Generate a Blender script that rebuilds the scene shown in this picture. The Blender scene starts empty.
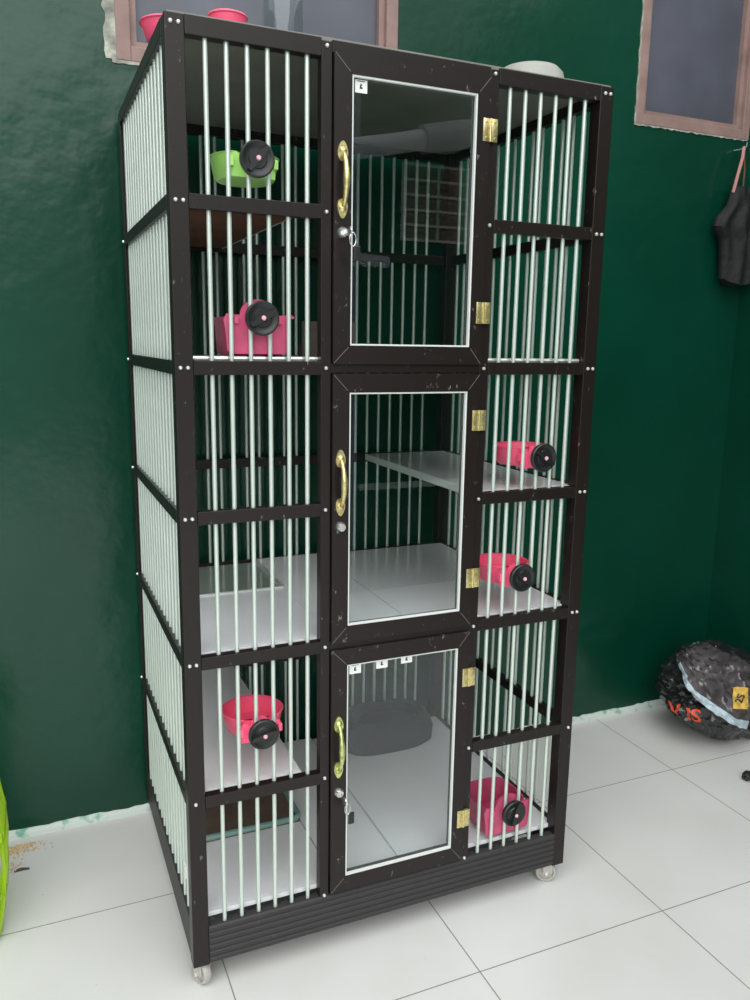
import bpy, bmesh, math, random
from mathutils import Vector, Matrix, noise
from mathutils.bvhtree import BVHTree

C = bpy.context.scene.collection
random.seed(7)
# ------------------------------------------------------------------ camera
cam_d = bpy.data.cameras.new('camera'); cam = bpy.data.objects.new('camera', cam_d); C.objects.link(cam)
bpy.context.scene.camera = cam
YAW, PITCH, ROLL = math.radians(23.4698), math.radians(-10.9556), math.radians(0.8789)
fw = Vector((math.sin(YAW)*math.cos(PITCH), math.cos(YAW)*math.cos(PITCH), math.sin(PITCH)))
r0 = Vector((math.cos(YAW), -math.sin(YAW), 0)); u0 = r0.cross(fw)
rt = math.cos(ROLL)*r0 + math.sin(ROLL)*u0; up = -math.sin(ROLL)*r0 + math.cos(ROLL)*u0
cam.matrix_world = Matrix(((rt.x, up.x, -fw.x, -0.246), (rt.y, up.y, -fw.y, -1.459), (rt.z, up.z, -fw.z, 1.315), (0, 0, 0, 1)))
cam_d.sensor_fit = 'HORIZONTAL'; cam_d.sensor_width = 36.0; cam_d.lens = 807.42/750*36.0
cam_d.clip_start = 0.02; cam_d.clip_end = 100
# ------------------------------------------------------------------ light
sc = bpy.context.scene
sc.view_settings.view_transform = 'Standard'; sc.view_settings.look = 'None'
sc.view_settings.exposure = 0.0; sc.view_settings.gamma = 1.0; sc.view_settings.use_curve_mapping = False
W = bpy.data.worlds.new('overcast_sky'); sc.world = W; W.use_nodes = True
nt = W.node_tree; nt.nodes.clear()
wo = nt.nodes.new('ShaderNodeOutputWorld'); bg = nt.nodes.new('ShaderNodeBackground')
tc = nt.nodes.new('ShaderNodeTexCoord'); sx = nt.nodes.new('ShaderNodeSeparateXYZ'); rp = nt.nodes.new('ShaderNodeValToRGB')
nt.links.new(tc.outputs['Generated'], sx.inputs[0]); nt.links.new(sx.outputs[2], rp.inputs[0])
rp.color_ramp.elements[0].position = 0.0; rp.color_ramp.elements[0].color = (.34, .38, .38, 1)
rp.color_ramp.elements[1].position = 0.6; rp.color_ramp.elements[1].color = (.95, .99, 1.0, 1)
nt.links.new(rp.outputs[0], bg.inputs[0]); bg.inputs[1].default_value = 1.25
nt.links.new(bg.outputs[0], wo.inputs[0])
sun_d = bpy.data.lights.new('soft_sun', 'SUN'); sun = bpy.data.objects.new('soft_sun', sun_d); C.objects.link(sun)
sun_d.energy = 2.6; sun_d.angle = math.radians(75); sun_d.color = (1.0, .98, .95)
sun.rotation_euler = Vector((-0.35, -0.95, 1.0)).to_track_quat('Z', 'Y').to_euler()
sun.location = (-1, -2, 5)

# ------------------------------------------------------------------ materials
def new_mat(name):
    m = bpy.data.materials.new(name); m.use_nodes = True
    return m, m.node_tree, m.node_tree.nodes['Principled BSDF']
def plain(name, col, rough=.5, metal=0.0, spec=.5, var=0.0, scale=30, trans=0.0, coat=0.0, bump=0.0, bscale=60):
    m, t, b = new_mat(name)
    b.inputs['Base Color'].default_value = (*col, 1); b.inputs['Roughness'].default_value = rough
    b.inputs['Metallic'].default_value = metal; b.inputs['Specular IOR Level'].default_value = spec
    b.inputs['Transmission Weight'].default_value = trans; b.inputs['Coat Weight'].default_value = coat
    t_c = t.nodes.new('ShaderNodeTexCoord')
    if var > 0:
        n = t.nodes.new('ShaderNodeTexNoise'); n.inputs['Scale'].default_value = scale; n.inputs['Detail'].default_value = 5
        t.links.new(t_c.outputs['Object'], n.inputs['Vector'])
        r = t.nodes.new('ShaderNodeValToRGB')
        r.color_ramp.elements[0].position = .3; r.color_ramp.elements[1].position = .7
        r.color_ramp.elements[0].color = (*[max(0, c*(1-var)) for c in col], 1)
        r.color_ramp.elements[1].color = (*[min(1, c*(1+var)) for c in col], 1)
        t.links.new(n.outputs[0], r.inputs[0]); t.links.new(r.outputs[0], b.inputs['Base Color'])
    if bump > 0:
        n2 = t.nodes.new('ShaderNodeTexNoise'); n2.inputs['Scale'].default_value = bscale; n2.inputs['Detail'].default_value = 4
        t.links.new(t_c.outputs['Object'], n2.inputs['Vector'])
        bp = t.nodes.new('ShaderNodeBump'); bp.inputs['Strength'].default_value = bump; bp.inputs['Distance'].default_value = .01
        t.links.new(n2.outputs[0], bp.inputs['Height']); t.links.new(bp.outputs[0], b.inputs['Normal'])
    return m
def frame_mat(name, col, thr=.66, dust=(.32, .31, .29), rough=.35):
    m, t, b = new_mat(name)
    tc = t.nodes.new('ShaderNodeTexCoord')
    n = t.nodes.new('ShaderNodeTexNoise'); n.inputs['Scale'].default_value = 70; n.inputs['Detail'].default_value = 8; n.inputs['Roughness'].default_value = .7
    mp = t.nodes.new('ShaderNodeMapping'); mp.inputs['Scale'].default_value = (1, 1, .6)
    t.links.new(tc.outputs['Object'], mp.inputs[0]); t.links.new(mp.outputs[0], n.inputs['Vector'])
    r = t.nodes.new('ShaderNodeValToRGB')
    r.color_ramp.elements[0].position = thr; r.color_ramp.elements[0].color = (*col, 1)
    r.color_ramp.elements[1].position = thr+.12; r.color_ramp.elements[1].color = (*dust, 1)
    t.links.new(n.outputs[0], r.inputs[0]); t.links.new(r.outputs[0], b.inputs['Base Color'])
    b.inputs['Roughness'].default_value = rough; b.inputs['Specular IOR Level'].default_value = .35
    return m
M = {}
M['frame'] = frame_mat('brown_powder_coat', (.0125, .0088, .008), .63)
M['skirt'] = frame_mat('dusty_dark_skirt', (.034, .032, .034), .64, (.13, .13, .13), .5)
M['bar'] = plain('pale_aluminium', (.62, .71, .65), .3, .35, var=.05, scale=20)
M['alu'] = plain('bright_aluminium', (.82, .84, .82), .3, .6, var=.06, scale=40)
M['gasket'] = plain('pale_gasket', (.72, .76, .74), .5)
M['screw'] = plain('screw_steel', (.85, .85, .83), .3, .6)
M['seam'] = plain('worn_mitre_edge', (.16, .14, .13), .5)
M['brass'] = plain('brass', (.70, .60, .28), .28, .8, var=.25, scale=200)
M['brass_green'] = plain('tarnished_brass', (.55, .60, .22), .3, .75, var=.45, scale=90)
M['chrome'] = plain('chrome', (.75, .75, .74), .2, .9)
M['black'] = plain('black_plastic', (.012, .013, .014), .35, var=.15, scale=90)
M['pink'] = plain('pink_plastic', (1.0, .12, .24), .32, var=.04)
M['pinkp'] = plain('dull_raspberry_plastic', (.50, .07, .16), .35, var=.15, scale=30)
M['lime'] = plain('lime_plastic', (.36, .70, .16), .35)
M['white'] = plain('white_paper', (.85, .86, .84), .6)
M['ink'] = plain('dark_ink', (.03, .03, .04), .6)
M['shelf'] = plain('white_tile_shelf', (.80, .81, .84), .17, var=.04, scale=6)
M['shelf_under'] = plain('brown_board', (.16, .065, .035), .6, var=.2, scale=12)
M['dark_gap'] = plain('dark_board', (.03, .03, .03), .7)
M['top'] = plain('grey_top_sheet', (.20, .20, .17), .45, var=.15, scale=6)
M['greyplastic'] = plain('pale_grey_plastic', (.34, .35, .31), .45, var=.06, scale=20)
M['plush'] = plain('dark_grey_plush', (.022, .022, .023), .9, var=.2, scale=60, bump=.4, bscale=150)
M['wood_tray'] = plain('brown_tray', (.15, .11, .085), .5, var=.2, scale=25)  # reflection of the brown shelf underside, painted in as the sheet's colour
M['hatch'] = plain('grey_green_sheet', (.24, .28, .25), .12, var=.1, scale=9)
M['teal'] = plain('teal_plastic', (.20, .36, .32), .3)
M['brownboard'] = plain('grey_brown_board', (.075, .06, .05), .7, var=.2, scale=25)
M['rubber'] = plain('cloudy_caster_plastic', (.62, .61, .55), .3, trans=.35, var=.06)
M['winframe'] = plain('pinkish_brown_window_frame', (.30, .20, .18), .6, var=.2, scale=14)
M['plaster'] = plain('chipped_plaster', (.36, .37, .32), .8, var=.5, scale=30, bump=.5, bscale=50)
M['winglass'] = plain('dusty_window_glass', (.10, .11, .14), .3, var=.22, scale=3.5)
M['winglass2'] = plain('smeared_window_glass', (.095, .10, .13), .3, var=.25, scale=3.5)
M['darkroom'] = plain('dark_room', (.02, .02, .022), .9)
M['basket'] = plain('lime_basket_plastic', (.38, .62, .02), .4)
M['bin'] = plain('black_bin_plastic', (.016, .016, .018), .24, var=.3, scale=25, bump=.9, bscale=13, coat=.5)
M['binin'] = plain('silvery_bin_inside', (.085, .075, .08), .24, var=.6, scale=10, bump=.9, bscale=13, coat=.5)
M['binedge'] = plain('pale_blue_plastic_edge', (.50, .62, .68), .35, var=.2, scale=50)
M['orange'] = plain('orange_print', (.85, .10, .035), .5)
M['yellow'] = plain('yellow_label', (.75, .48, .10), .5, var=.3, scale=60)
M['cloth'] = plain('charcoal_cloth', (.006, .0065, .0065), .75, var=.3, scale=20, bump=.4, bscale=60)
M['pinkcord'] = plain('faded_pink_strap', (.52, .24, .22), .7)
M['sand'] = plain('tan_crumbs', (.62, .47, .27), .9, var=.4, scale=200)
M['dirt'] = plain('dark_dirt', (.10, .09, .08), .9)
M['pvc'] = plain('grey_pvc', (.78, .78, .80), .4)
M['pvc2'] = plain('weathered_pvc', (.42, .42, .45), .5, var=.2, scale=8)
M['greypost'] = plain('grey_paint', (.30, .34, .38), .6)
M['awning'] = plain('pale_awning_sheet', (.66, .68, .68), .6)
M['grille'] = plain('brown_vent_block', (.22, .15, .11), .8, var=.2, scale=20)
M['mortar'] = plain('pale_mortar', (.7, .68, .62), .8)

def wall_mat(name, k=1.0):
    m, t, b = new_mat(name)
    tc = t.nodes.new('ShaderNodeTexCoord')
    n = t.nodes.new('ShaderNodeTexNoise'); n.inputs['Scale'].default_value = 1.6; n.inputs['Detail'].default_value = 4
    t.links.new(tc.outputs['Object'], n.inputs['Vector'])
    r = t.nodes.new('ShaderNodeValToRGB')
    r.color_ramp.elements[0].position = .35; r.color_ramp.elements[1].position = .7
    r.color_ramp.elements[0].color = (.0012*k, .040*k, .022*k, 1); r.color_ramp.elements[1].color = (.002*k, .054*k, .031*k, 1)
    t.links.new(n.outputs[0], r.inputs[0]); t.links.new(r.outputs[0], b.inputs['Base Color'])
    b.inputs['Roughness'].default_value = .2; b.inputs['Specular IOR Level'].default_value = .42
    n2 = t.nodes.new('ShaderNodeTexNoise'); n2.inputs['Scale'].default_value = 6; n2.inputs['Detail'].default_value = 4
    t.links.new(tc.outputs['Object'], n2.inputs['Vector'])
    bp = t.nodes.new('ShaderNodeBump'); bp.inputs['Strength'].default_value = .25; bp.inputs['Distance'].default_value = .02
    t.links.new(n2.outputs[0], bp.inputs['Height']); t.links.new(bp.outputs[0], b.inputs['Normal'])
    return m
M['wall'] = wall_mat('glossy_dark_green_paint')

def floor_mat():
    m, t, b = new_mat('white_floor_tiles')
    N, L = t.nodes.new, t.links.new
    tc = N('ShaderNodeTexCoord'); sp = N('ShaderNodeSeparateXYZ'); L(tc.outputs['Object'], sp.inputs[0])
    def mt(op, a, bb=None, c=None):
        n = N('ShaderNodeMath'); n.operation = op
        for i, v in enumerate((a, bb, c)):
            if v is None: continue
            if isinstance(v, (int, float)): n.inputs[i].default_value = v
            else: L(v, n.inputs[i])
        return n.outputs[0]
    def dist(sock, off):
        q = mt('FRACT', mt('ADD', mt('DIVIDE', mt('SUBTRACT', sock, off), .5), 100.5))
        return mt('MULTIPLY', mt('ABSOLUTE', mt('SUBTRACT', q, .5)), .5)
    d = mt('MINIMUM', dist(sp.outputs[0], .073), dist(sp.outputs[1], .325))
    joint = mt('LESS_THAN', d, .0014)
    n = N('ShaderNodeTexNoise'); n.inputs['Scale'].default_value = 2.2; n.inputs['Detail'].default_value = 6
    L(tc.outputs['Object'], n.inputs['Vector'])
    r = N('ShaderNodeValToRGB'); r.color_ramp.elements[0].position = .35; r.color_ramp.elements[1].position = .7
    r.color_ramp.elements[0].color = (.66, .66, .64, 1); r.color_ramp.elements[1].color = (.74, .745, .74, 1)
    L(n.outputs[0], r.inputs[0])
    n3 = N('ShaderNodeTexNoise'); n3.inputs['Scale'].default_value = 45; n3.inputs['Detail'].default_value = 3
    L(tc.outputs['Object'], n3.inputs['Vector'])
    sp3 = mt('GREATER_THAN', n3.outputs[0], .765)
    mx0 = N('ShaderNodeMixRGB'); L(sp3, mx0.inputs[0]); L(r.outputs[0], mx0.inputs[1]); mx0.inputs[2].default_value = (.4, .39, .36, 1)
    mx = N('ShaderNodeMixRGB'); L(joint, mx.inputs[0]); L(mx0.outputs[0], mx.inputs[1]); mx.inputs[2].default_value = (.27, .25, .22, 1)
    L(mx.outputs[0], b.inputs['Base Color'])
    b.inputs['Roughness'].default_value = .3; b.inputs['Specular IOR Level'].default_value = .35
    return m
M['floor'] = floor_mat()

def glass_mat(name, tint, refl, rough=0.0):
    m = bpy.data.materials.new(name); m.use_nodes = True; t = m.node_tree; t.nodes.clear()
    o = t.nodes.new('ShaderNodeOutputMaterial'); mix = t.nodes.new('ShaderNodeMixShader')
    tr = t.nodes.new('ShaderNodeBsdfTransparent'); tr.inputs[0].default_value = (*tint, 1)
    gl = t.nodes.new('ShaderNodeBsdfGlossy'); gl.inputs['Color'].default_value = (.93, .97, 1, 1); gl.inputs['Roughness'].default_value = rough
    fr = t.nodes.new('ShaderNodeFresnel'); fr.inputs[0].default_value = 1.5
    ad = t.nodes.new('ShaderNodeMath'); ad.operation = 'ADD'; ad.inputs[1].default_value = refl; ad.use_clamp = True
    t.links.new(fr.outputs[0], ad.inputs[0])
    ge = t.nodes.new('ShaderNodeNewGeometry'); fl_ = t.nodes.new('ShaderNodeMath'); fl_.operation = 'SUBTRACT'; fl_.inputs[0].default_value = 1.0
    t.links.new(ge.outputs['Backfacing'], fl_.inputs[1])
    mu = t.nodes.new('ShaderNodeMath'); mu.operation = 'MULTIPLY'; t.links.new(ad.outputs[0], mu.inputs[0]); t.links.new(fl_.outputs[0], mu.inputs[1])
    t.links.new(mu.outputs[0], mix.inputs[0])
    t.links.new(tr.outputs[0], mix.inputs[1]); t.links.new(gl.outputs[0], mix.inputs[2]); t.links.new(mix.outputs[0], o.inputs[0])
    return m
M['glass'] = glass_mat('tinted_reflective_glass', (.96, .98, .975), .06)
M['clear'] = glass_mat('clear_plastic', (.93, .95, .95), .02, .05)

# ------------------------------------------------------------------ mesh helpers
class MB:
    def __init__(s): s.bm = bmesh.new()
    def box(s, a, b, bev=0.0):
        vs = [s.bm.verts.new((x, y, z)) for x in (a[0], b[0]) for y in (a[1], b[1]) for z in (a[2], b[2])]
        fs = [(0, 1, 3, 2), (4, 6, 7, 5), (0, 4, 5, 1), (2, 3, 7, 6), (0, 2, 6, 4), (1, 5, 7, 3)]
        F = [s.bm.faces.new([vs[i] for i in f]) for f in fs]
        if bev > 0:
            es = list({e for f in F for e in f.edges})
            bmesh.ops.bevel(s.bm, geom=es, offset=bev, segments=2, profile=.5, affect='EDGES')
        return s
    def tube(s, pts, r, n=10, caps=True):
        pts = [Vector(p) for p in pts]; rr = r if isinstance(r, (list, tuple)) else [r]*len(pts)
        rings = []; ref = None
        for i, p in enumerate(pts):
            d = (pts[min(i+1, len(pts)-1)] - pts[max(i-1, 0)]).normalized()
            if ref is None: ref = Vector((0, 0, 1)) if abs(d.z) < .9 else Vector((1, 0, 0))
            a = d.cross(ref).normalized(); b = d.cross(a).normalized(); ref = -b if False else a.cross(d).normalized()
            rings.append([s.bm.verts.new(p + rr[i]*(math.cos(2*math.pi*k/n)*a + math.sin(2*math.pi*k/n)*b)) for k in range(n)])
        for i in range(len(rings)-1):
            for k in range(n): s.bm.faces.new((rings[i][k], rings[i][(k+1) % n], rings[i+1][(k+1) % n], rings[i+1][k]))
        if caps:
            s.bm.faces.new(rings[0][::-1]); s.bm.faces.new(rings[-1])
        return s
    def lathe(s, prof, c=(0, 0, 0), axis='z', n=40, sx=1.0, sy=1.0, fn=None):
        rings = []
        for (r, h) in prof:
            ring = []
            for k in range(n):
                a = 2*math.pi*k/n; x, y = r*math.cos(a)*sx, r*math.sin(a)*sy
                if fn: x, y, h2 = fn(a, x, y, h)
                else: h2 = h
                v = (x, y, h2) if axis == 'z' else ((x, h2, y) if axis == 'y' else (h2, x, y))
                ring.append(s.bm.verts.new(Vector(c)+Vector(v)))
            rings.append(ring)
        for i in range(len(rings)-1):
            for k in range(n): s.bm.faces.new((rings[i][k], rings[i][(k+1) % n], rings[i+1][(k+1) % n], rings[i+1][k]))
        if prof[0][0] > 1e-5: s.bm.faces.new(rings[0][::-1])
        if prof[-1][0] > 1e-5: s.bm.faces.new(rings[-1])
        bmesh.ops.remove_doubles(s.bm, verts=s.bm.verts, dist=1e-6)
        return s
    def prism(s, pts, y0, y1):       # outline in x,z extruded along y
        a = [s.bm.verts.new((x, y0, z)) for x, z in pts]; b = [s.bm.verts.new((x, y1, z)) for x, z in pts]
        n = len(pts)
        s.bm.faces.new(a); s.bm.faces.new(b[::-1])
        for i in range(n): s.bm.faces.new((a[i], b[i], b[(i+1) % n], a[(i+1) % n]))
        return s
    def build(s, name, mat, parent=None, smooth=False):
        bmesh.ops.recalc_face_normals(s.bm, faces=s.bm.faces)
        me = bpy.data.meshes.new(name); s.bm.to_mesh(me); s.bm.free()
        if smooth:
            for p in me.polygons: p.use_smooth = True
            try: me.set_sharp_from_angle(angle=math.radians(40))
            except Exception: pass
        me.materials.append(mat if not isinstance(mat, str) else M[mat])
        o = bpy.data.objects.new(name, me); C.objects.link(o)
        if parent: o.parent = parent
        return o
def tag(o, label=None, cat=None, group=None, kind=None):
    if label: o['label'] = label
    if cat: o['category'] = cat
    if group: o['group'] = group
    if kind: o['kind'] = kind
    return o
def empty(name, loc, label, cat, group=None):
    o = bpy.data.objects.new(name, None); C.objects.link(o); o.location = loc; o.empty_display_size = .05
    return tag(o, label, cat, group)
def struct(o): o['kind'] = 'structure'; return o

# ------------------------------------------------------------------ setting
YW = .712      # back wall face
XR = 2.075     # right wall face
XL = -1.75
struct(MB().box((-7, -7, -.1), (7, YW+.3, 0)).build('floor', 'floor'))
# back wall with two window openings
WL = (.006, .742, 1.972, 2.62); WR = (1.566, 2.045, 2.006, 2.62)
wb = MB(); T = .16
xs = [XL-.2, WL[0], WL[1], WR[0], WR[1], XR+.2]
wb.box((xs[0], YW, 0), (xs[1], YW+T, 3.0)); wb.box((xs[1], YW, 0), (xs[2], YW+T, WL[2])); wb.box((xs[1], YW, WL[3]), (xs[2], YW+T, 3.0))
wb.box((xs[2], YW, 0), (xs[3], YW+T, 3.0)); wb.box((xs[3], YW, 0), (xs[4], YW+T, WR[2])); wb.box((xs[3], YW, WR[3]), (xs[4], YW+T, 3.0))
wb.box((xs[4], YW, 0), (xs[5], YW+T, 3.0))
struct(wb.build('wall_back', 'wall'))
struct(MB().box((XR, -1.3, 0), (XR+.16, YW, 3.0)).build('wall_right', 'wall'))
struct(MB().box((XL-.16, -.6, 0), (XL, YW, 3.0)).build('wall_left', 'wall'))  # out of view, added to tint and darken the left side bars

def window(idx, R_, mull, gm, fr=.034, plaster=True):
    x0, x1, z0, z1 = R_
    root = MB()
    root.box((x0, YW-.004, z0), (x0+fr, YW+.06, z1), .002); root.box((x1-fr, YW-.004, z0), (x1, YW+.06, z1), .002)
    root.box((x0+fr, YW-.004, z0), (x1-fr, YW+.06, z0+fr), .002); root.box((x0+fr, YW-.004, z1-fr), (x1-fr, YW+.06, z1), .002)
    w = struct(root.build('window_%d' % idx, 'winframe'))
    sf = MB(); f2 = .016; a0, a1, b0, b1 = x0+fr, x1-fr, z0+fr, z1-fr
    sf.box((a0, YW+.012, b0), (a0+f2, YW+.05, b1)); sf.box((a1-f2, YW+.012, b0), (a1, YW+.05, b1))
    sf.box((a0+f2, YW+.012, b0), (a1-f2, YW+.05, b0+f2)); sf.box((a0+f2, YW+.012, b1-f2), (a1-f2, YW+.05, b1))
    if mull: sf.box((mull-.015, YW+.008, b0+f2), (mull+.015, YW+.05, b1-f2))
    sf.build('sash', 'winframe', w)
    MB().box((a0+f2, YW+.028, b0+f2), (a1-f2, YW+.033, b1-f2)).build('pane', gm, w)
    return w
w1 = window(1, WL, None, 'winglass')
w2 = window(2, WR, None, 'winglass2', .03)
# chipped plaster lip round window 1 and below window 2
def ragged(pts_fn, n, wfn, y0, name, mat, parent):
    mb = MB(); vs = []
    for i in range(n+1):
        p, q = pts_fn(i/n); w = wfn(i)
        vs.append((p, (p[0]+q[0]*w, p[1]+q[1]*w)))
    for i in range(n):
        a, b = vs[i], vs[i+1]
        f = [mb.bm.verts.new((x, y0, z)) for x, z in (a[0], b[0], b[1], a[1])]
        g = [mb.bm.verts.new((x, YW+.01, z)) for x, z in (a[0], b[0], b[1], a[1])]
        mb.bm.faces.new(f); mb.bm.faces.new(g[::-1])
        for k in range(4): mb.bm.faces.new((f[k], g[k], g[(k+1) % 4], f[(k+1) % 4]))
    return mb.build(name, mat, parent)
rnd = random.Random(3)
ragged(lambda t: ((WL[0], 1.972+t*.65), (-1, 0)), 40, lambda i: .022+.010*rnd.random(), YW-.003, 'plaster_edge', 'plaster', w1)
ragged(lambda t: ((WL[0]-.01+t*.77, WL[2]), (0, -1)), 60, lambda i: .004+.008*rnd.random(), YW-.003, 'plaster_edge', 'plaster', w1)
ragged(lambda t: ((WR[0]-.005+t*.48, WR[2]), (0, -1)), 50, lambda i: .002+.005*rnd.random(), YW-.003, 'plaster_edge', 'plaster', w2)
ragged(lambda t: ((WR[0], WR[2]+t*.6), (-1, 0)), 40, lambda i: .002+.005*rnd.random(), YW-.003, 'plaster_edge', 'plaster', w2)
# unpainted strip at the foot of the back wall
m, t, b = new_mat('whitewashed_wall_foot')
tcn = t.nodes.new('ShaderNodeTexCoord'); nn = t.nodes.new('ShaderNodeTexNoise'); nn.inputs['Scale'].default_value = 30; nn.inputs['Detail'].default_value = 6
rr = t.nodes.new('ShaderNodeValToRGB'); rr.color_ramp.elements[0].position = .34; rr.color_ramp.elements[1].position = .46
rr.color_ramp.elements[0].color = (.16, .42, .30, 1); rr.color_ramp.elements[1].color = (.60, .68, .64, 1)
t.links.new(tcn.outputs['Object'], nn.inputs['Vector']); t.links.new(nn.outputs[0], rr.inputs[0]); t.links.new(rr.outputs[0], b.inputs['Base Color'])
M['foot'] = m
ft = MB(); prev = None; n = 200
for i in range(n+1):
    x = XL + (XR-XL)*i/n; h = .021 + .005*noise.noise(Vector((x*9, 0, 0))) + .005*noise.noise(Vector((x*45, 3, 0)))
    ring = [ft.bm.verts.new(v) for v in ((x, YW, .0), (x, YW-.012, .0), (x, YW-.009, .010), (x, YW-.002, h), (x, YW, h))]
    if prev:
        for k in range(4): ft.bm.faces.new((prev[k], prev[k+1], ring[k+1], ring[k]))
    prev = ring
struct(ft.build('baseboard_back', 'foot'))

# ------------------------------------------------------------------ far side of the yard (seen in the door glass)
YO = -2.4
struct(MB().box((1.32, YO-.16, 0), (3.6, YO, 2.75)).build('wall_front', 'wall'))
pp = MB().box((1.24, YO-.06, 0), (1.319, YO+.02, 2.75), .004).build('support_post', 'greypost')
tag(pp, 'grey painted post at the open end of the far yard wall', 'post')
pr = empty('drain_pipe', (1.2, YO+.12, 2.33), 'thick grey plastic pipe running under the eaves, reflected in the top door glass', 'pipe')
MB().tube([(-.5, 0, -.237), (.42, 0, -.038)], .048, 24).build('pipe_length', 'pvc', pr, True)
MB().tube([(.40, 0, -.042), (.98, 0, .084)], .068, 24).build('pipe_sleeve', 'pvc2', pr, True)
vb = empty('vent_block', (1.75, YO+.001, 1.83), 'brown vent block of stacked slots in the wall across the yard', 'vent')
gm = MB(); gm.box((-.2, 0, 0), (.2, .012, .375))
gm.build('grille_panel', 'grille', vb)
mm = MB()
for k in range(6): mm.box((-.2, .012, k*.072), (.2, .02, k*.072+.012))
for k in range(3): mm.box((-.206+k*.2, .012, 0), (-.194+k*.2, .022, .373))
mm.build('grille_bars', 'mortar', vb)
aw = empty('scalloped_awning', (.98, YO+.25, 1.668), 'pale awning with scalloped lower edge across the yard, reflected in the top door glass', 'awning')
am = MB(); sc_pts = [(0, .07)]
for k in range(8):
    for j in range(6): sc_pts.append((k*.05+.05*j/6, .012-.014*math.sin(math.pi*j/6)))
sc_pts += [(.4, .012), (.4, .04)]
am.prism(sc_pts, 0, .006).build('valance', 'awning', aw)
MB().prism([(0, .07), (.4, .04), (.4, .05), (0, .085)], -.24, 0).build('awning_sheet', 'awning', aw)
struct(MB().box((1.33, YO, .56), (3.0, YO+.03, .59)).build('trim_1', 'foot'))
rb = empty('eaves', (1.24, YO, 2.76), 'weathered roof edge with dark rafters above the wall across the yard', 'roof edge')
rm = MB(); rm.box((0, -.3, .06), (1.7, .06, .075)); rm.build('roof_sheet', 'pvc2', rb)
for k in range(4):
    MB().box((.05+k*.45, -.2, .0), (.10+k*.45, .05, .06)).build('rafter', 'grille', rb)

# ------------------------------------------------------------------ the cage
D, WD = .683, .912
ZB, ZT = .055, 1.8414
LV = [.145, .421, .710, .994, 1.268, 1.550]     # rail centres from the skirt top up
X1, X2 = .282, .627
cage = empty('cat_cage', (0, 0, 0), 'tall dark brown three-door cat cage on casters with pale bars, against the green wall', 'cat cage')
P = .033
for (x, y) in ((0, 0), (WD-P, 0), (0, D-P), (WD-P, D-P)):
    mb = MB(); mb.box((x, y, ZB), (x+P, y+P, ZT), .0015)
    mb.build('corner_post', 'frame', cage)
for x in (X1, X2):
    MB().box((x-.010, 0, LV[0]-.01), (x+.010, .022, ZT-.004), .001).build('mid_post', 'frame', cage)
def rail(a, b, mat='frame'): return MB().box(a, b, .001).build('crossbar', mat, cage)
H = .0125
secs = [(P, X1-.010), (X2+.010, WD-P)]
for i, z in enumerate(LV[1:]):
    for (a, b) in secs: rail((a, -.001, z-H), (b, .019, z+H))
    if i in (1, 3): rail((X1+.010, 0, z-.009), (X2-.010, .019, z+.009))
    rail((0.0-.001, P, z-H), (.017, D-P, z+H)); rail((WD-.017, P, z-H), (WD+.001, D-P, z+H))
    rail((P, D-.02, z-H), (WD-P, D, z+H))
# top rails
rail((P, -.001, ZT-.030), (X1-.010, .022, ZT)); rail((X1+.010, -.001, ZT-.022), (X2-.010, .022, ZT-.001)); rail((X2+.010, -.001, ZT-.030), (WD-P, .022, ZT))
rail((-.001, P, ZT-.028), (.020, D-P, ZT)); rail((WD-.020, P, ZT-.028), (WD+.001, D-P, ZT)); rail((P, D-.022, ZT-.028), (WD-P, D, ZT))
# skirts: fluted front, flat sides and back
fl = MB(); prof = [(0.020, ZB+.002), (0.002, ZB+.002)]
z = ZB+.004
while z < LV[0]-.012:
    prof += [(.001, z), (-.003, z+.003), (-.003, z+.010), (.001, z+.013)]; z += .0142
prof += [(.0, LV[0]-.004), (.020, LV[0]-.004)]
va = [fl.bm.verts.new((P, y, zz)) for y, zz in prof]; vb_ = [fl.bm.verts.new((WD-P, y, zz)) for y, zz in prof]
for i in range(len(prof)): fl.bm.faces.new((va[i], va[(i+1) % len(prof)], vb_[(i+1) % len(prof)], vb_[i]))
fl.bm.faces.new(va[::-1]); fl.bm.faces.new(vb_)
tag(fl.build('skirt_board', 'skirt', cage), 'fluted front skirt board')
MB().box((0.002, P, ZB), (.018, D-P, LV[0]-.004), .001).build('skirt_board', 'skirt', cage)
MB().box((WD-.018, P, ZB), (WD-.002, D-P, LV[0]-.004), .001).build('skirt_board', 'skirt', cage)
MB().box((P, D-.018, ZB), (WD-P, D-.002, LV[0]-.004), .001).build('skirt_board', 'skirt', cage)
rail((.017, P, LV[0]-.004), (.0225, D-P, LV[0]+.021)); rail((WD-.0225, P, LV[0]-.004), (WD-.017, D-P, LV[0]+.021))
rail((X1+.01, 0, LV[0]-.004), (X2-.01, .02, LV[0]+.0))
# bars: one rod each, passing through the cross rails
def barmesh(r, z0, z1):
    mb = MB().tube([(0, 0, z0), (0, 0, z1)], r, 10); return mb
base = barmesh(.0042, LV[0]-.003, ZT-.026).build('bar', 'bar', cage, True)
base.location = (.068, .0098, 0)
def bar(x, y):
    o = base.copy(); C.objects.link(o); o.parent = cage; o.location = (x, y, 0)
for k in range(1, 6): bar(.068+.036*k, .0098)
for k in range(6): bar(.668+.036*k, .0098)
for k in range(16):
    bar(.0085, .042+.039*k); bar(WD-.0085, .042+.039*k)
k = 0
while .052+.0352*k < .85:
    bar(.052+.0352*k, D-.011); k += 1
# aluminium lips behind the front rails where a floor rests
for (a, b) in secs:
    for z in (LV[4],):
        MB().tube([(a, .022, z+H+.004), (b, .022, z+H+.004)], .0045, 8).build('edge_strip', 'alu', cage, True)
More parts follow.
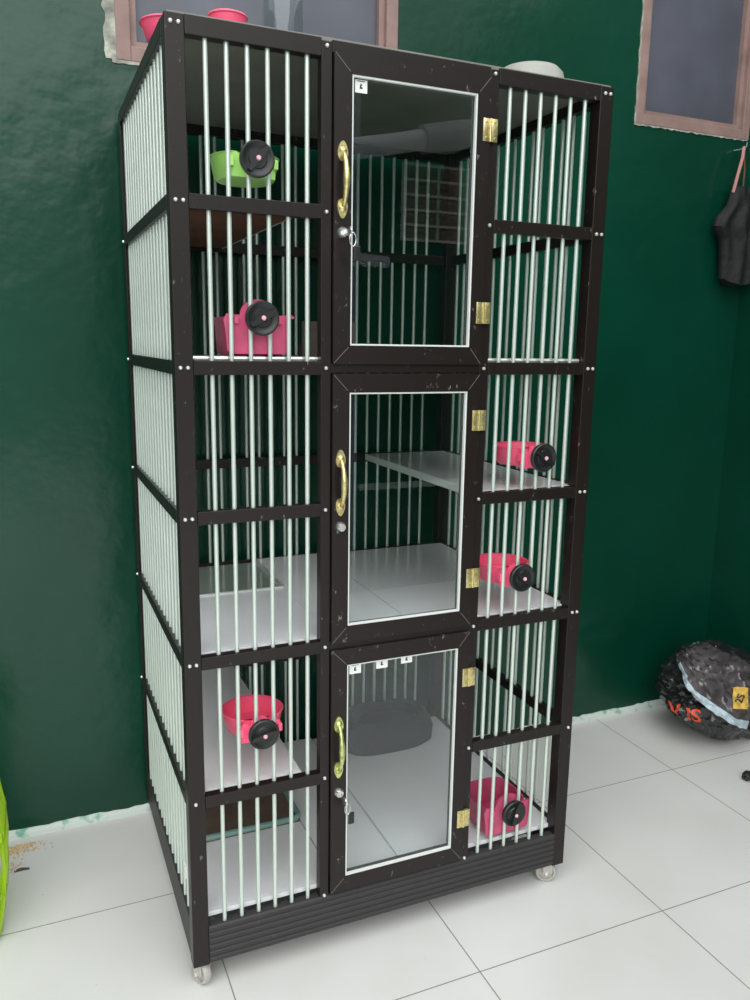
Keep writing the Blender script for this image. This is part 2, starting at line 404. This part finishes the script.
# floors and shelves
def slab(name, rects, z0, z1, mat='shelf'):
    mb = MB()
    for (x0, x1_, y0, y1_) in rects: mb.box((x0, y0, z0), (x1_, y1_, z1), .0008)
    return mb.build(name, mat, cage)
XI0, XI1, YI0, YI1 = .023, WD-.023, .024, D-.024
PX0, PX1, PY0, PY1 = P+.001, WD-P-.001, P+.001, D-P-.001
def floor_rects(s1, s2): return [(XI0+.0, s1-.0013, PY0, PY1), (s1+.0013, s2-.0013, YI0, YI1), (s2+.0013, XI1, PY0, PY1), (PX0, s1-.0013, YI0, PY0), (s2+.0013, PX1, YI0, PY0)]
slab('base_panel', floor_rects(.315, .478), LV[0]+.003, LV[0]+.013)
slab('under_panel', [(XI0, XI1, PY0, PY1)], LV[0]-.008, LV[0]+.002, 'dark_gap')
# level four floor with the cat hole at back left
HX, HY = .310, .375
slab('floor_panel', [(XI0, HX, PY0, HY), (PX0, HX, YI0, PY0), (HX+.0008, .498-.0013, YI0, YI1), (.498+.0013, XI1, PY0, PY1), (.4988, PX1, YI0, PY0)], LV[2]+.004, LV[2]+.014)
slab('under_panel', [(XI0, HX, PY0, HY-.004), (HX+.004, XI1, PY0, PY1)], LV[2]-.006, LV[2]+.003, 'shelf_under')
e = MB(); e.box((XI0, HY-.0, LV[2]-.004), (HX, HY+.006, LV[2]+.018)); e.box((HX-.004, HY+.006, LV[2]-.004), (HX+.003, PY1, LV[2]+.018))
e.build('hole_trim', 'alu', cage)
slab('hatch_sheet', [(PX0, HX-.004, HY+.006, PY1)], LV[2]+.002, LV[2]+.008, 'hatch')
slab('floor_panel', [(XI0, XI1, PY0, PY1), (PX0, X1, YI0, PY0), (X2, PX1, YI0, PY0)], LV[4]+.004, LV[4]+.012, 'top')
def shelf(x0, x1_, z, under='shelf_under'):
    xs0, xs1 = (PX0 if x0 < .1 else x0), (PX1 if x1_ > .8 else x1_)
    s = slab('shelf', [(x0, x1_, PY0, PY1), (xs0, xs1, YI0, PY0)], z+.004, z+.012)
    u = MB().box((x0, PY0, z-.004), (x1_, PY1, z+.0035)); uo = u.build('shelf_board', under, s)
    inner = x1_ if x0 < .1 else x0
    d = .003 if x0 < .1 else -.003
    a, b = sorted((inner, inner+d))
    MB().box((a, YI0, z-.005), (b, PY1, z+.0125)).build('shelf_edge', 'gasket', s)
shelf(XI0, .236, LV[1]); shelf(XI0, .236, LV[5]); shelf(.640, XI1, LV[3])
MB().box((.005, .005, ZT-.006), (WD-.005, D-.005, ZT+.004), .001).build('top_panel', 'top', cage)
# screws
scr = MB().lathe([(0, -.0022), (.0022, -.0018), (.0036, 0), (.0036, .002)], axis='y', n=14).build('screw', 'screw', cage, True)
first = True
def screw(x, z, y=-.002):
    global first
    if first: o = scr; first = False
    else: o = scr.copy(); C.objects.link(o); o.parent = cage
    o.location = (x, y, z)
for z in LV[2:] + [ZT-.014]:
    for dx in (.010, .023):
        screw(dx, z); screw(WD-dx+.001, z)
screw(.014, LV[1]); screw(WD-.012, LV[1])
for z in LV[1:]+[ZT-.012, LV[0]]:
    screw(X1, z); screw(X2, z)
for z in LV[1:]:
    o = scr.copy(); C.objects.link(o); o.parent = cage; o.location = (-.002, D-.012, z); o.rotation_euler = (0, 0, -math.pi/2)
# casters
def caster(x, y, rz):
    c = MB(); c.box((-.014, -.014, -.003), (.014, .014, 0), .001); c.box((-.013, -.012, -.028), (-.010, .012, -.003), .001); c.box((.010, -.012, -.028), (.013, .012, -.003), .001)
    o = c.build('caster', 'rubber', cage); o.location = (x, y, ZB); o.rotation_euler = (0, 0, rz)
    w = MB().lathe([(.003, -.008), (.008, -.008), (.009, -.003), (.018, -.003), (.019, -.009), (.024, -.008), (.0265, -.003), (.0265, .003), (.024, .008), (.019, .009), (.018, .003), (.009, .003), (.008, .008), (.003, .008)], axis='x', n=28)
    wo_ = w.build('wheel', 'rubber', o, True); wo_.location = (0, .003, -.0285)
    MB().tube([(-.0145, .003, -.0285), (.0145, .003, -.0285)], .004, 10).build('axle', 'alu', o)
caster(.020, .020, .5); caster(WD-.030, .024, 1.1); caster(.022, D-.024, .3); caster(WD-.025, D-.024, .7)

# doors
def door(z0, z1, g0, g1, hz, lz, hinges, tags, green, keys):
    xo0, xo1, gx0, gx1 = .294, .6165, .3285, .588
    y0, y1 = -.006, .017
    mb = MB()
    def quad(a, b, c_, d):    # mitred member: front outline in x,z
        mb.prism([a, b, c_, d], y0, y1)
    e = .0004
    quad((xo0, z0+e), (gx0, g0+e), (gx0, g1-e), (xo0, z1-e)); quad((xo1, z0+e), (gx1, g0+e), (gx1, g1-e), (xo1, z1-e))
    quad((xo0+e, z0), (xo1-e, z0), (gx1-e, g0), (gx0+e, g0)); quad((xo0+e, z1), (xo1-e, z1), (gx1-e, g1), (gx0+e, g1))
    d = mb.build('door', 'frame', cage)
    tag(d, {0: 'top glazed door', 1: 'middle glazed door', 2: 'bottom glazed door'}[len(doors)])
    doors.append(d)
    sm = MB()
    for (ax, az, bx, bz) in ((xo0, z0, gx0, g0), (xo1, z0, gx1, g0), (xo0, z1, gx0, g1), (xo1, z1, gx1, g1)):
        dx, dz = bx-ax, bz-az; L_ = math.hypot(dx, dz); nx, nz = -dz/L_*.0005, dx/L_*.0005
        ax, az = ax+dx*.06, az+dz*.06; bx, bz = bx-dx*.10, bz-dz*.10
        sm.prism([(ax+nx, az+nz), (bx+nx, bz+nz), (bx-nx, bz-nz), (ax-nx, az-nz)], y0-.0003, y0+.0005)
    sm.build('mitre_seam', 'seam', d)
    g = MB(); w = .0032
    g.box((gx0, -.0045, g0), (gx0+w, .003, g1)); g.box((gx1-w, -.0045, g0), (gx1, .003, g1)); g.box((gx0+w, -.0045, g0), (gx1-w, .003, g0+w)); g.box((gx0+w, -.0045, g1-w), (gx1-w, .003, g1))
    g.build('gasket', 'gasket', d)
    MB().box((gx0+.0005, .004, g0+.0005), (gx1-.0005, .008, g1-.0005)).build('glass_pane', 'glass', d)
    # pull handle
    hx = .310; hm = MB(); h0, h1 = hz; L = h1-h0; seg = []; rad = []
    n = 26
    for i in range(n+1):
        t_ = i/n; z_ = h0+.018+(L-.036)*t_
        seg.append((hx, y0-.004-.020*math.sin(math.pi*t_)**.6, z_)); rad.append(.0042+.0022*math.exp(-((t_-.5)/.22)**2))
    hm.tube(seg, rad, 12)
    for zc, sgn in ((h0+.016, -1), (h1-.016, 1)):
        pr_ = []
        for k in range(24):
            a = 2*math.pi*k/24; xx = math.cos(a); zz = math.sin(a)
            pr_.append((hx+.0095*xx*(1-.25*zz*sgn), zc+.0175*zz))
        hm.prism(pr_, y0-.004, y0)
        hm.lathe([(0, -.010), (.004, -.009), (.007, -.005), (.008, -.0035)], c=(hx, y0, zc), axis='y', n=14)
    ho = hm.build('handle', 'brass_green' if green else 'brass', d, True)
    # lock
    lk = MB().lathe([(0.003, -.0095), (.0075, -.0095), (.0095, -.006), (.0105, -.002), (.0105, 0)], c=(.3115, y0, lz), axis='y', n=26)
    lk.box((.3103, y0-.0105, lz-.005), (.3127, y0-.0094, lz+.005))
    lk.build('lock', 'chrome', d, True)
    if keys:
        km = MB(); km.box((.3107, y0-.030, lz-.004), (.3123, y0-.009, lz+.004)); km.lathe([(0, -.001), (.009, -.001), (.009, .001), (0, .001)], c=(.3115, y0-.036, lz-.002), axis='x', n=20)
        ring = [(.3115+.010*math.sin(2*math.pi*k/18)*.6+.004, y0-.040-.002, lz-.016+.012*math.cos(2*math.pi*k/18)) for k in range(19)]
        km.tube(ring, .0009, 6, False)
        km.build('key', 'chrome', d, True)
        k2 = MB().box((.318, y0-.043, lz-.052), (.331, y0-.038, lz-.026), .002); k2.build('key_fob', 'black', d)
    for z_ in hinges:
        hg = MB(); hh = .021
        hg.box((.6165-.016, y0-.002, z_-hh), (.6165-.0025, y0, z_+hh), .0004); hg.box((.6165+.0025, y0-.002, z_-hh), (.6165+.016, y0+.0, z_+hh), .0004)
        hg.tube([(.6165, y0-.002, z_-hh), (.6165, y0-.002, z_+hh)], .0027, 10)
        for dx in (-.0095, .0095):
            for dz in (-.0145, .0145): hg.lathe([(0, -.0015), (.0022, -.001), (.0025, 0)], c=(.6165+dx, y0-.002, z_+dz), axis='y', n=10)
        hg.box((.6165+.004, y0, z_-hh+.002), (.6165+.014, .0002, z_+hh-.002))
        hg.build('hinge', 'brass', d, True)
    for (tx, tz, tw, th) in tags:
        MB().box((tx-tw/2, .0030, tz-th/2), (tx+tw/2, .0038, tz+th/2)).build('sticker', 'white', d)
        q = MB(); q.prism([(tx-.003, tz-.004), (tx+.003, tz-.004), (tx+.0025, tz-.002), (tx-.0005, tz-.0005), (tx+.002, tz+.002), (tx-.0005, tz+.0045), (tx-.0025, tz+.002)], .0024, .0030)
        q.box((tx-tw*.32, .0026, tz+th*.36), (tx+tw*.3, .0030, tz+th*.41))
        q.build('sticker_print', 'ink', d)
doors = []
door(1.276, 1.822, 1.311, 1.788, (1.541, 1.672), 1.515, (1.725, 1.379), [(.349, 1.772, .024, .022)], False, True)
door(.716, 1.258, .751, 1.222, (.983, 1.111), .959, (1.162, .823), [], False, False)
door(.147, .702, .182, .667, (.421, .556), .385, (.596, .252), [(.350, .652, .026, .021), (.4105, .655, .026, .021), (.468, .657, .026, .019)], True, True)
# worn white tape scrap on the lower left side panel
o = MB().box((-.004, .040, .235), (-.0015, .060, .265)).build('tape_scrap', 'white', cage)
o = MB()

# ------------------------------------------------------------------ bowls clipped to the bars
def ribbed(mb, c, r0, prof, ex=1.0):
    pass
def bowl_shallow(x, z, col, label, ang, group='round feeding bowls clipped to the bars'):
    root = empty('pet_bowl', (x, -.004, z), label, 'bowl', group)
    R = .060
    def fn(a, px, py, h):
        # flatten the side facing the bars
        return px, max(py, -R*.86), h
    cup = MB().lathe([(0, -.018), (.050, -.020), (.055, -.016), (.0605, .010), (.062, .019), (.0645, .021), (.062, .0225), (.0585, .020), (.052, -.012), (0, -.014)], c=(0, .082, -.004), n=48, fn=fn)
    cup.build('bowl_body', col, root, True)
    br = MB(); pts = []
    for k in range(13):
        a = math.pi*k/12; pts.append((.020*math.cos(a)*1.0, .008+.018*math.sin(a)))
    outline = [(.040, -.026), (.040, .012), (.030, .016)] + [(px, pz) for px, pz in pts] + [(-.030, .016), (-.040, .012), (-.040, -.026)]
    br.prism(outline, .0195, .0240)
    br.box((-.044, .0125, -.010), (-.036, .0300, .006), .001); br.box((.036, .0125, -.010), (.044, .0300, .006), .001)
    br.box((-.030, .024, -.022), (.030, .034, .008), .001)
    br.tube([(0, -.004, 0), (0, .0195, 0)], .0035, 10)
    br.build('clip_plate', col, root)
    knob(root, ang, 'pinkcap')
    return root
M['pinkcap'] = plain('pale_pink_stud', (.80, .45, .50), .4)
def knob(root, ang, capmat):
    kn = MB().lathe([(0, .006), (.029, .006), (.031, .004), (.031, -.003), (.029, -.005), (.026, -.005), (.024, -.0035), (.017, -.0035), (.0155, -.0055), (0, -.0055)], axis='y', n=48)
    ca, sa = math.cos(ang), math.sin(ang)
    for s_ in (1,):
        a = [(-.026, -.0035), (-.010, -.0055), (.010, -.0055), (.026, -.0035), (.026, .0035), (.010, .0055), (-.010, .0055), (-.026, .0035)]
        kn.prism([(px*ca-pz*sa, px*sa+pz*ca) for px, pz in a], -.0115, -.004)
    k = kn.build('knob', 'black', root, True); k.location = (0, -.0075, 0)
    st = MB().lathe([(0, -.0145), (.003, -.014), (.0045, -.0115), (.0045, -.005)], axis='y', n=16).build('stud', capmat, k, True)
def bowl_deep(x, z, label, ang, group='deep raspberry bowls standing behind the bars'):
    root = empty('pet_bowl', (x, -.004, z), label, 'bowl', group)
    def fn(a, px, py, h):
        # rounded square plan
        c, s = math.cos(a), math.sin(a); k = 1/(abs(c)**4+abs(s)**4)**.25
        return px*k, py*k, h
    cup = MB().lathe([(0, -.066), (.052, -.068), (.057, -.062), (.059, -.035), (.060, -.014), (.063, -.004), (.064, .002), (.060, .001), (.056, -.020), (.053, -.060), (0, -.061)], c=(0, .087, .0), n=48, fn=fn)
    cup.build('bowl_body', 'pinkp', root, True)
    pts = []
    for k in range(15):
        a = math.pi*k/14; pts.append((.034*math.cos(a), .006+.028*math.sin(a)))
    outline = [(.052, -.064), (.058, -.058), (.060, -.030), (.062, .000), (.070, .002), (.064, .008), (.044, .006)] + pts + [(-.044, .006), (-.058, .008), (-.064, -.003), (-.060, -.030), (-.058, -.058), (-.052, -.064)]
    br = MB().prism(outline, .0195, .0245)
    br.box((-.046, .012, -.010), (-.038, .030, .002), .001); br.box((.036, .012, -.010), (.044, .030, .002), .001)
    br.box((-.050, .0245, -.060), (.050, .028, -.004), .001)
    br.tube([(0, -.004, 0), (0, .0195, 0)], .0035, 10)
    br.build('clip_plate', 'pinkp', root)
    knob(root, ang, 'pinkcap')
    return root
bowl_shallow(.150, 1.626, 'lime', 'lime green bowl with black knob clipped to the top left bars', math.radians(50))
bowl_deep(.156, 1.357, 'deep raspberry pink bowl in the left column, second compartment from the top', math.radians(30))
bowl_shallow(.779, 1.078, 'pink', 'bright pink bowl with black knob, highest in the right column', math.radians(-35))
bowl_shallow(.740, .812, 'pink', 'bright pink bowl in the right column beside the middle door lower hinge', math.radians(-40))
bowl_shallow(.150, .550, 'pink', 'bright pink bowl over the white shelf in the lower left column', math.radians(12))
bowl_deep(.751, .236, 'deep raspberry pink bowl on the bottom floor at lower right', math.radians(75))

# ------------------------------------------------------------------ loose things in and on the cage
def rbox_blob(name, c, s, mat, parent=None, p=3.2, seed=0, amp=.03, n=4):
    bm = bmesh.new(); bmesh.ops.create_icosphere(bm, subdivisions=n, radius=1)
    for v in bm.verts:
        d = v.co.normalized(); k = 1/(abs(d.x)**p+abs(d.y)**p+abs(d.z)**p)**(1/p)
        w = 1+amp*noise.noise(d*2.2+Vector((seed, 0, 0)))+amp*.5*noise.noise(d*6+Vector((0, seed, 0)))
        v.co = Vector((d.x*k*s[0]*w+c[0], d.y*k*s[1]*w+c[1], d.z*k*s[2]*w+c[2]))
    mb = MB(); mb.bm.free(); mb.bm = bm
    return mb.build(name, mat, parent, True)
bed = empty('pet_bed', (.672, .558, .158), 'dark grey plush pet bed at the back of the bottom compartment', 'pet bed')
# walls of the bed as a soft ring plus cushion
rg = MB()
def fnb(a, px, py, h):
    c, s = math.cos(a), math.sin(a); k = 1/(abs(c)**3+abs(s)**3)**(1/3)
    return px*k*1.42, py*k*.80, h
rg.lathe([(0, 0), (.088, 0), (.100, .012), (.102, .045), (.094, .085), (.082, .098), (.070, .092), (.062, .065), (.060, .045), (0, .040)], n=64, fn=fnb)
for v in rg.bm.verts: v.co += Vector((0, 0, .012*noise.noise(v.co*18))) if v.co.z > .02 else Vector((0, 0, 0))
rg.build('bed_body', 'plush', bed, True)
cu = rbox_blob('cushion', (0, 0, .062), (.084, .044, .022), 'plush', bed, 2.6, 3)
tr = empty('litter_tray', (.178, .44, .158), 'low brown tray with a teal rim on the bottom floor at left', 'tray')  # glass sheet as a solid slab, its brown reflection put into the colour
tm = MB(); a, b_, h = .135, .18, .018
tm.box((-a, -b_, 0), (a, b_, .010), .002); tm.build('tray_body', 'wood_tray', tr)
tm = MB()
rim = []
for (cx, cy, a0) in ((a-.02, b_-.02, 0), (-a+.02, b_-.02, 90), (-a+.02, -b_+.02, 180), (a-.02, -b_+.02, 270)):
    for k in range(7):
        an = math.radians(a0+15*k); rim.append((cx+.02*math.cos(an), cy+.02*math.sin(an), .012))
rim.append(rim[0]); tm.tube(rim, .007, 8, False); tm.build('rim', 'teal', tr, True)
bd = MB(); bd.box((0, 0, 0), (.13, .010, .082), .002); bd.box((.012, .010, 0), (.024, .06, .03)); bd.box((.106, .010, 0), (.118, .06, .03))
o = bd.build('wood_board', 'brownboard'); o.location = (.334, .30, LV[4]+.012)
tag(o, 'small grey-brown board standing on the floor behind the upper left bars', 'board')

o = empty('plastic_dish', (.790, .130, ZT+.004), 'pale grey plastic dish upside down on top of the cage at right', 'dish')
MB().lathe([(.080, 0), (.082, .004), (.078, .008), (.070, .038), (.060, .048), (.040, .051), (0, .051)], n=48).build('dish_body', 'greyplastic', o, True)
MB().lathe([(.0805, .002), (.084, .003), (.084, .0065), (.0805, .007)], n=48).build('dish_rim', 'greyplastic', o, True)
def dish(loc, r, h, rot, label):
    e_ = empty('pink_dish', loc, label, 'dish', 'pink dishes on top of the cage'); e_.rotation_euler = rot
    MB().lathe([(0, 0), (r*.72, 0), (r*.8, .004), (r*.97, h), (r*1.04, h+.002), (r*1.0, h+.005), (r*.92, h), (r*.74, .008), (0, .006)], n=40).build('dish_body', 'pink', e_, True)
dish((.036, .165, ZT+.004), .050, .028, (0, 0, 0), 'bright pink dish at the top left edge of the cage')
dish((.137, .130, ZT+.004), .035, .046, (0, 0, 0), 'bright pink dish on the cage top over the top left bars')
jar = empty('clear_jar', (.293, .30, ZT+.004), 'tall clear plastic jar standing on top of the cage', 'jar')
MB().lathe([(0, 0), (.040, 0), (.0425, .004), (.0425, .21), (.034, .222), (.034, .24), (.032, .24), (.032, .22), (.0405, .208), (.0405, .006), (0, .003)], n=40).build('jar_body', 'clear', jar, True)
MB().lathe([(.0335, .236), (.0375, .236), (.0375, .256), (0, .256), (0, .252), (.0335, .252)], n=40).build('jar_lid', 'white', jar, True)

# ------------------------------------------------------------------ lime basket at the left edge
bk = empty('lime_basket', (-.50, .40, 0), 'lime green slatted plastic basket on the floor at the left edge', 'basket')
def at_h(z):   # half width at height
    return .128 + .026*math.sin(min(1, z/.38)*math.pi)
def ringpts(z, grow=0):
    w = at_h(z)+grow; d = w*.9; pts = []
    for k in range(41):
        a = 2*math.pi*k/40; c, s = math.cos(a), math.sin(a); q = 1/(abs(c)**6+abs(s)**6)**(1/6)
        pts.append((w*c*q, d*s*q, z))
    return pts
for z_ in (.006, .12, .24, .36): 
    MB().tube(ringpts(z_), .005 if z_ < .3 else .008, 8, False).build('band', 'basket', bk, True)
base_r = ringpts(.004)
bb_ = MB(); bb_.bm.faces.new([bb_.bm.verts.new((x*.98, y*.98, .004)) for x, y, z_ in base_r[:-1]])
r_ = bmesh.ops.extrude_face_region(bb_.bm, geom=list(bb_.bm.faces)); 
for v in [g for g in r_['geom'] if isinstance(g, bmesh.types.BMVert)]: v.co.z += .005
bb_.build('basket_bottom', 'basket', bk)
for k in range(40):
    a = 2*math.pi*k/40; c, s = math.cos(a), math.sin(a); q = 1/(abs(c)**6+abs(s)**6)**(1/6)
    pts = [(at_h(z_)*c*q, at_h(z_)*.9*s*q, z_) for z_ in (.006, .06, .12, .18, .24, .30, .36)]
    MB().tube(pts, .0042, 6).build('slat', 'basket', bk, True)

# ------------------------------------------------------------------ rubbish bag in the right corner
bag = empty('rubbish_bag', (1.875, .48, 0), 'crumpled black plastic rubbish bag with orange letters in the right corner', 'bag')
bm = bmesh.new(); bmesh.ops.create_icosphere(bm, subdivisions=6, radius=1)
def crease(p, f):
    v, _ = noise.voronoi(p*f); return (v[1]-v[0])
for v in bm.verts:
    d = v.co.normalized(); p = 2.4; k = 1/(abs(d.x)**p+abs(d.y)**p+abs(d.z)**p)**(1/p)
    low = max(0, -d.z)
    sx_ = .195*(1-.35*low**1.3); sy_ = .165*(1-.30*low**1.3)
    w = .97 + .10*noise.noise(d*1.7+Vector((5, 1, 2))) - .055*(1-min(1, crease(d+Vector((9, 2, 1)), 1.8)*2.2)) + .06*(max(0, 1-abs(noise.noise(Vector((d.x*2.2+d.z*2, d.y*2.2, d.z*5+d.x*2))+Vector((3, 1, 4))))*2.2)**3) + .03*(max(0, 1-abs(noise.noise(Vector((d.x*4, d.y*4, d.z*9))+Vector((1, 7, 2))))*2.4)**3) - .04 + .015*noise.noise(d*6)
    v.co = Vector((d.x*k*sx_*w, d.y*k*sy_*w, d.z*k*.172*w))
    v.co.x += .075*low**1.5; v.co.y -= .03*low
    v.co.z = max(v.co.z, -.150+.004*noise.noise(d*9)) + .152
mb = MB(); mb.bm.free(); mb.bm = bm
bag_o = mb.build('bag_body', 'bin', bag, True)
bpy.context.view_layer.update()
bv = BVHTree.FromObject(bag_o, bpy.context.evaluated_depsgraph_get())
# direction helpers on the bag: rays from the yard side toward the bag centre (bag space)
view = Vector((-.80, -.60, .18)).normalized()      # outward direction from the bag
sidev = Vector((0, 0, 1)).cross(view).normalized()       # to the right as seen from the yard
upv = view.cross(sidev).normalized()
ctr = Vector((0, 0, .165))
def on_bag(u, v, off):
    o_ = ctr + sidev*u + upv*v + view*.8
    h_, n_, i_, d_ = bv.ray_cast(o_, -view)
    if h_ is None: h_ = ctr + sidev*u + upv*v
    return h_ + view*off
# folded-back mouth of the bag: a thick sheet swept over the upper right of the bag
NU, NV = 46, 26
edge = [(-.115, .105), (-.075, .055), (-.03, .0), (.03, -.035), (.09, -.075), (.13, -.095)]
def edge_at(t_):
    f_ = t_*(len(edge)-1); i = min(int(f_), len(edge)-2); f_ -= i
    return edge[i][0]*(1-f_)+edge[i+1][0]*f_, edge[i][1]*(1-f_)+edge[i+1][1]*f_
def flap_pt(i, j):
    t_ = i/NU; s_ = j/NV
    eu, ev = edge_at(t_)
    tu, tv = -.065+.225*t_, .150-.06*t_*t_
    u_, v_ = eu*(1-s_)+tu*s_, ev*(1-s_)+tv*s_
    off = .020*(1-s_)**.8+.006 + .014*noise.noise(Vector((t_*6, s_*4, 2))) + .012*noise.noise(Vector((t_*15, s_*10, 5))) + .014*max(0, 1-abs(noise.noise(Vector((t_*3+s_*2, s_*6-t_*4, 1))))*2.5)**3
    return on_bag(u_, v_, max(.004, off))
fl = MB(); G = [[fl.bm.verts.new(flap_pt(i, j)) for j in range(NV+1)] for i in range(NU+1)]
G2 = [[fl.bm.verts.new(G[i][j].co - view*.004) for j in range(NV+1)] for i in range(NU+1)]
for i in range(NU):
    for j in range(NV):
        fl.bm.faces.new((G[i][j], G[i+1][j], G[i+1][j+1], G[i][j+1])); fl.bm.faces.new((G2[i][j], G2[i][j+1], G2[i+1][j+1], G2[i+1][j]))
for i in range(NU):
    for j in (0, NV): fl.bm.faces.new((G[i][j], G2[i][j], G2[i+1][j], G[i+1][j]))
for j in range(NV):
    for i in (0, NU): fl.bm.faces.new((G[i][j], G2[i][j], G2[i][j+1], G[i][j+1]))
flap = fl.build('bag_mouth', 'binin', bag, True)
ed = MB(); G = [[ed.bm.verts.new(flap_pt(i+4, j*.9)+view*.0045) for j in range(5)] for i in range(NU-3)]
G2 = [[ed.bm.verts.new(G[i][j].co - view*.001) for j in range(5)] for i in range(NU-3)]
for i in range(NU-4):
    for j in range(4): ed.bm.faces.new((G[i][j], G[i+1][j], G[i+1][j+1], G[i][j+1]))
ed.build('mouth_edge', 'binedge', bag, True)
bpy.context.view_layer.update()
bvf = BVHTree.FromObject(flap, bpy.context.evaluated_depsgraph_get())
def on_flap(u, v, off):
    o_ = ctr + sidev*u + upv*v + view*.8
    h_, n_, i_, d_ = bvf.ray_cast(o_, -view)
    if h_ is None: return on_bag(u, v, off)
    return h_ + view*off
def lettering(name, text, size, u0_, v0_, ang, mat, surf, bold=.0):
    cu_ = bpy.data.curves.new(name, 'FONT'); cu_.body = text; cu_.size = size; cu_.extrude = 0; cu_.offset = bold; cu_.resolution_u = 4
    cu_.align_x = 'CENTER'; cu_.align_y = 'CENTER'
    tmp = bpy.data.objects.new(name, cu_); C.objects.link(tmp); bpy.context.view_layer.update()
    me = bpy.data.meshes.new_from_object(tmp.evaluated_get(bpy.context.evaluated_depsgraph_get()))
    bpy.data.objects.remove(tmp)
    b_m = bmesh.new(); b_m.from_mesh(me)
    for _ in range(2): bmesh.ops.subdivide_edges(b_m, edges=[e_ for e_ in b_m.edges if e_.calc_length() > size*.12], cuts=2, use_grid_fill=True)
    bmesh.ops.triangulate(b_m, faces=b_m.faces)
    ca, sa = math.cos(ang), math.sin(ang)
    for v in b_m.verts:
        x, y = v.co.x, v.co.y
        v.co = surf(u0_+x*ca-y*sa, v0_+x*sa+y*ca, .0040)
    m_ = MB(); m_.bm.free(); m_.bm = b_m
    return m_.build(name, mat, bag)
lettering('printed_letters', 'V IS', .070, -.058, -.072, math.radians(4), 'orange', on_bag, .0016)
lab = MB(); G = [[lab.bm.verts.new(on_flap(.087+.042*i/8-.008*(j/8), -.020+.066*j/8, .0045)) for j in range(9)] for i in range(9)]
for i in range(8):
    for j in range(8): lab.bm.faces.new((G[i][j], G[i+1][j], G[i+1][j+1], G[i][j+1]))
lab.build('yellow_label', 'yellow', bag, True)
lettering('label_print', '25', .030, .104, .014, math.radians(75), 'ink', lambda u, v, o_: on_flap(u, v, .0075), .0006)

st = rbox_blob('stone', (0, 0, .025), (.07, .05, .026), plain('brown_stone', (.26, .20, .16), .8, var=.4, scale=30), None, 2.3, 4, .12)
st.location = (2.02, .30, .0); tag(st, 'brown stone on the floor beside the rubbish bag at the right edge', 'stone')
o = rbox_blob('floor_scrap', (0, 0, .013), (.022, .016, .014), 'black', None, 2.2, 9, .2)
o.location = (1.752, .188, 0); tag(o, 'small black scrap on a floor tile at the right edge', 'scrap')
# crumbs by the left wall foot
cr = MB()
for i in range(380):
    x = -.335+random.gauss(0, .030); y = .668-abs(random.gauss(0, .022)) if i < 330 else .66-random.random()*.12
    y = min(y, .694); x = x if i < 330 else -.345+random.gauss(0, .008)
    s = .0010+.0016*random.random()
    m_ = bmesh.ops.create_icosphere(cr.bm, subdivisions=1, radius=s, matrix=Matrix.Translation((x, y, s*.8)))
o = cr.build('spilled_crumbs', 'sand'); tag(o, 'tan crumbs spilled on the floor at the foot of the left wall', 'crumbs', kind='stuff')
lf = MB().prism([(-.018, 0), (-.010, .004), (.0, .005), (.012, .002), (.018, 0), (.004, .0015)], -.004, .004)
o = lf.build('dry_leaf', 'dirt'); o.location = (-.325, .555, .0005); tag(o, 'small dark dry leaf on the floor right of the lime basket', 'leaf')

# ------------------------------------------------------------------ dark garment hanging under the right window
gar = empty('hanging_garment', (1.985, .672, 1.90), 'charcoal garment hanging from a pink strap under the right window', 'garment')
gm_ = MB(); NZ, NA = 40, 56
sil = [(0.0, -.030, .055), (.06, -.045, .085), (.10, -.085, .088), (.13, -.095, .088), (.17, -.060, .088), (.24, -.052, .088), (.30, -.050, .088), (.325, -.046, .086)]
def silat(t_):
    for a_, b2 in zip(sil, sil[1:]):
        if t_ <= b2[0]: f_ = (t_-a_[0])/(b2[0]-a_[0]); return a_[1]*(1-f_)+b2[1]*f_, a_[2]*(1-f_)+b2[2]*f_
    return sil[-1][1:]
rings = []
for i in range(NZ+1):
    t_ = .305*i/NZ; x0, x1_ = silat(t_); ring = []
    for k in range(NA):
        a_ = 2*math.pi*k/NA; cx = (x0+x1_)/2; w_ = (x1_-x0)/2
        fold = .011*min(1, t_/.08)*math.sin(cx*30+math.cos(a_)*7+t_*9)+.010*noise.noise(Vector((math.cos(a_)*2, math.sin(a_)*2, t_*9)))
        dep = .020+.012*min(1, t_/.1)
        ring.append(gm_.bm.verts.new((cx+w_*math.cos(a_), (dep+fold)*math.sin(a_)*.9, -.055-t_+(.012*math.cos(a_*2) if i == NZ else 0))))
    rings.append(ring)
for i in range(NZ):
    for k in range(NA): gm_.bm.faces.new((rings[i][k], rings[i][(k+1) % NA], rings[i+1][(k+1) % NA], rings[i+1][k]))
gm_.bm.faces.new(rings[0][::-1]); gm_.bm.faces.new(rings[-1])
gm_.build('cloth_body', 'cloth', gar, True)
MB().tube([(-.030, -.005, -.075), (-.024, -.012, -.02), (-.008, -.010, .035), (.000, -.004, .070)], .0055, 8).build('strap', 'pinkcord', gar, True)
MB().tube([(.012, -.004, -.07), (.010, -.006, 0), (.004, .0, .068)], .003, 8).build('strap', 'shelf_under', gar, True)
MB().tube([(.002, .040, .068), (.002, .0, .066), (.002, -.012, .070), (.002, -.014, .082)], .0016, 8).build('hook', 'alu', gar, True)
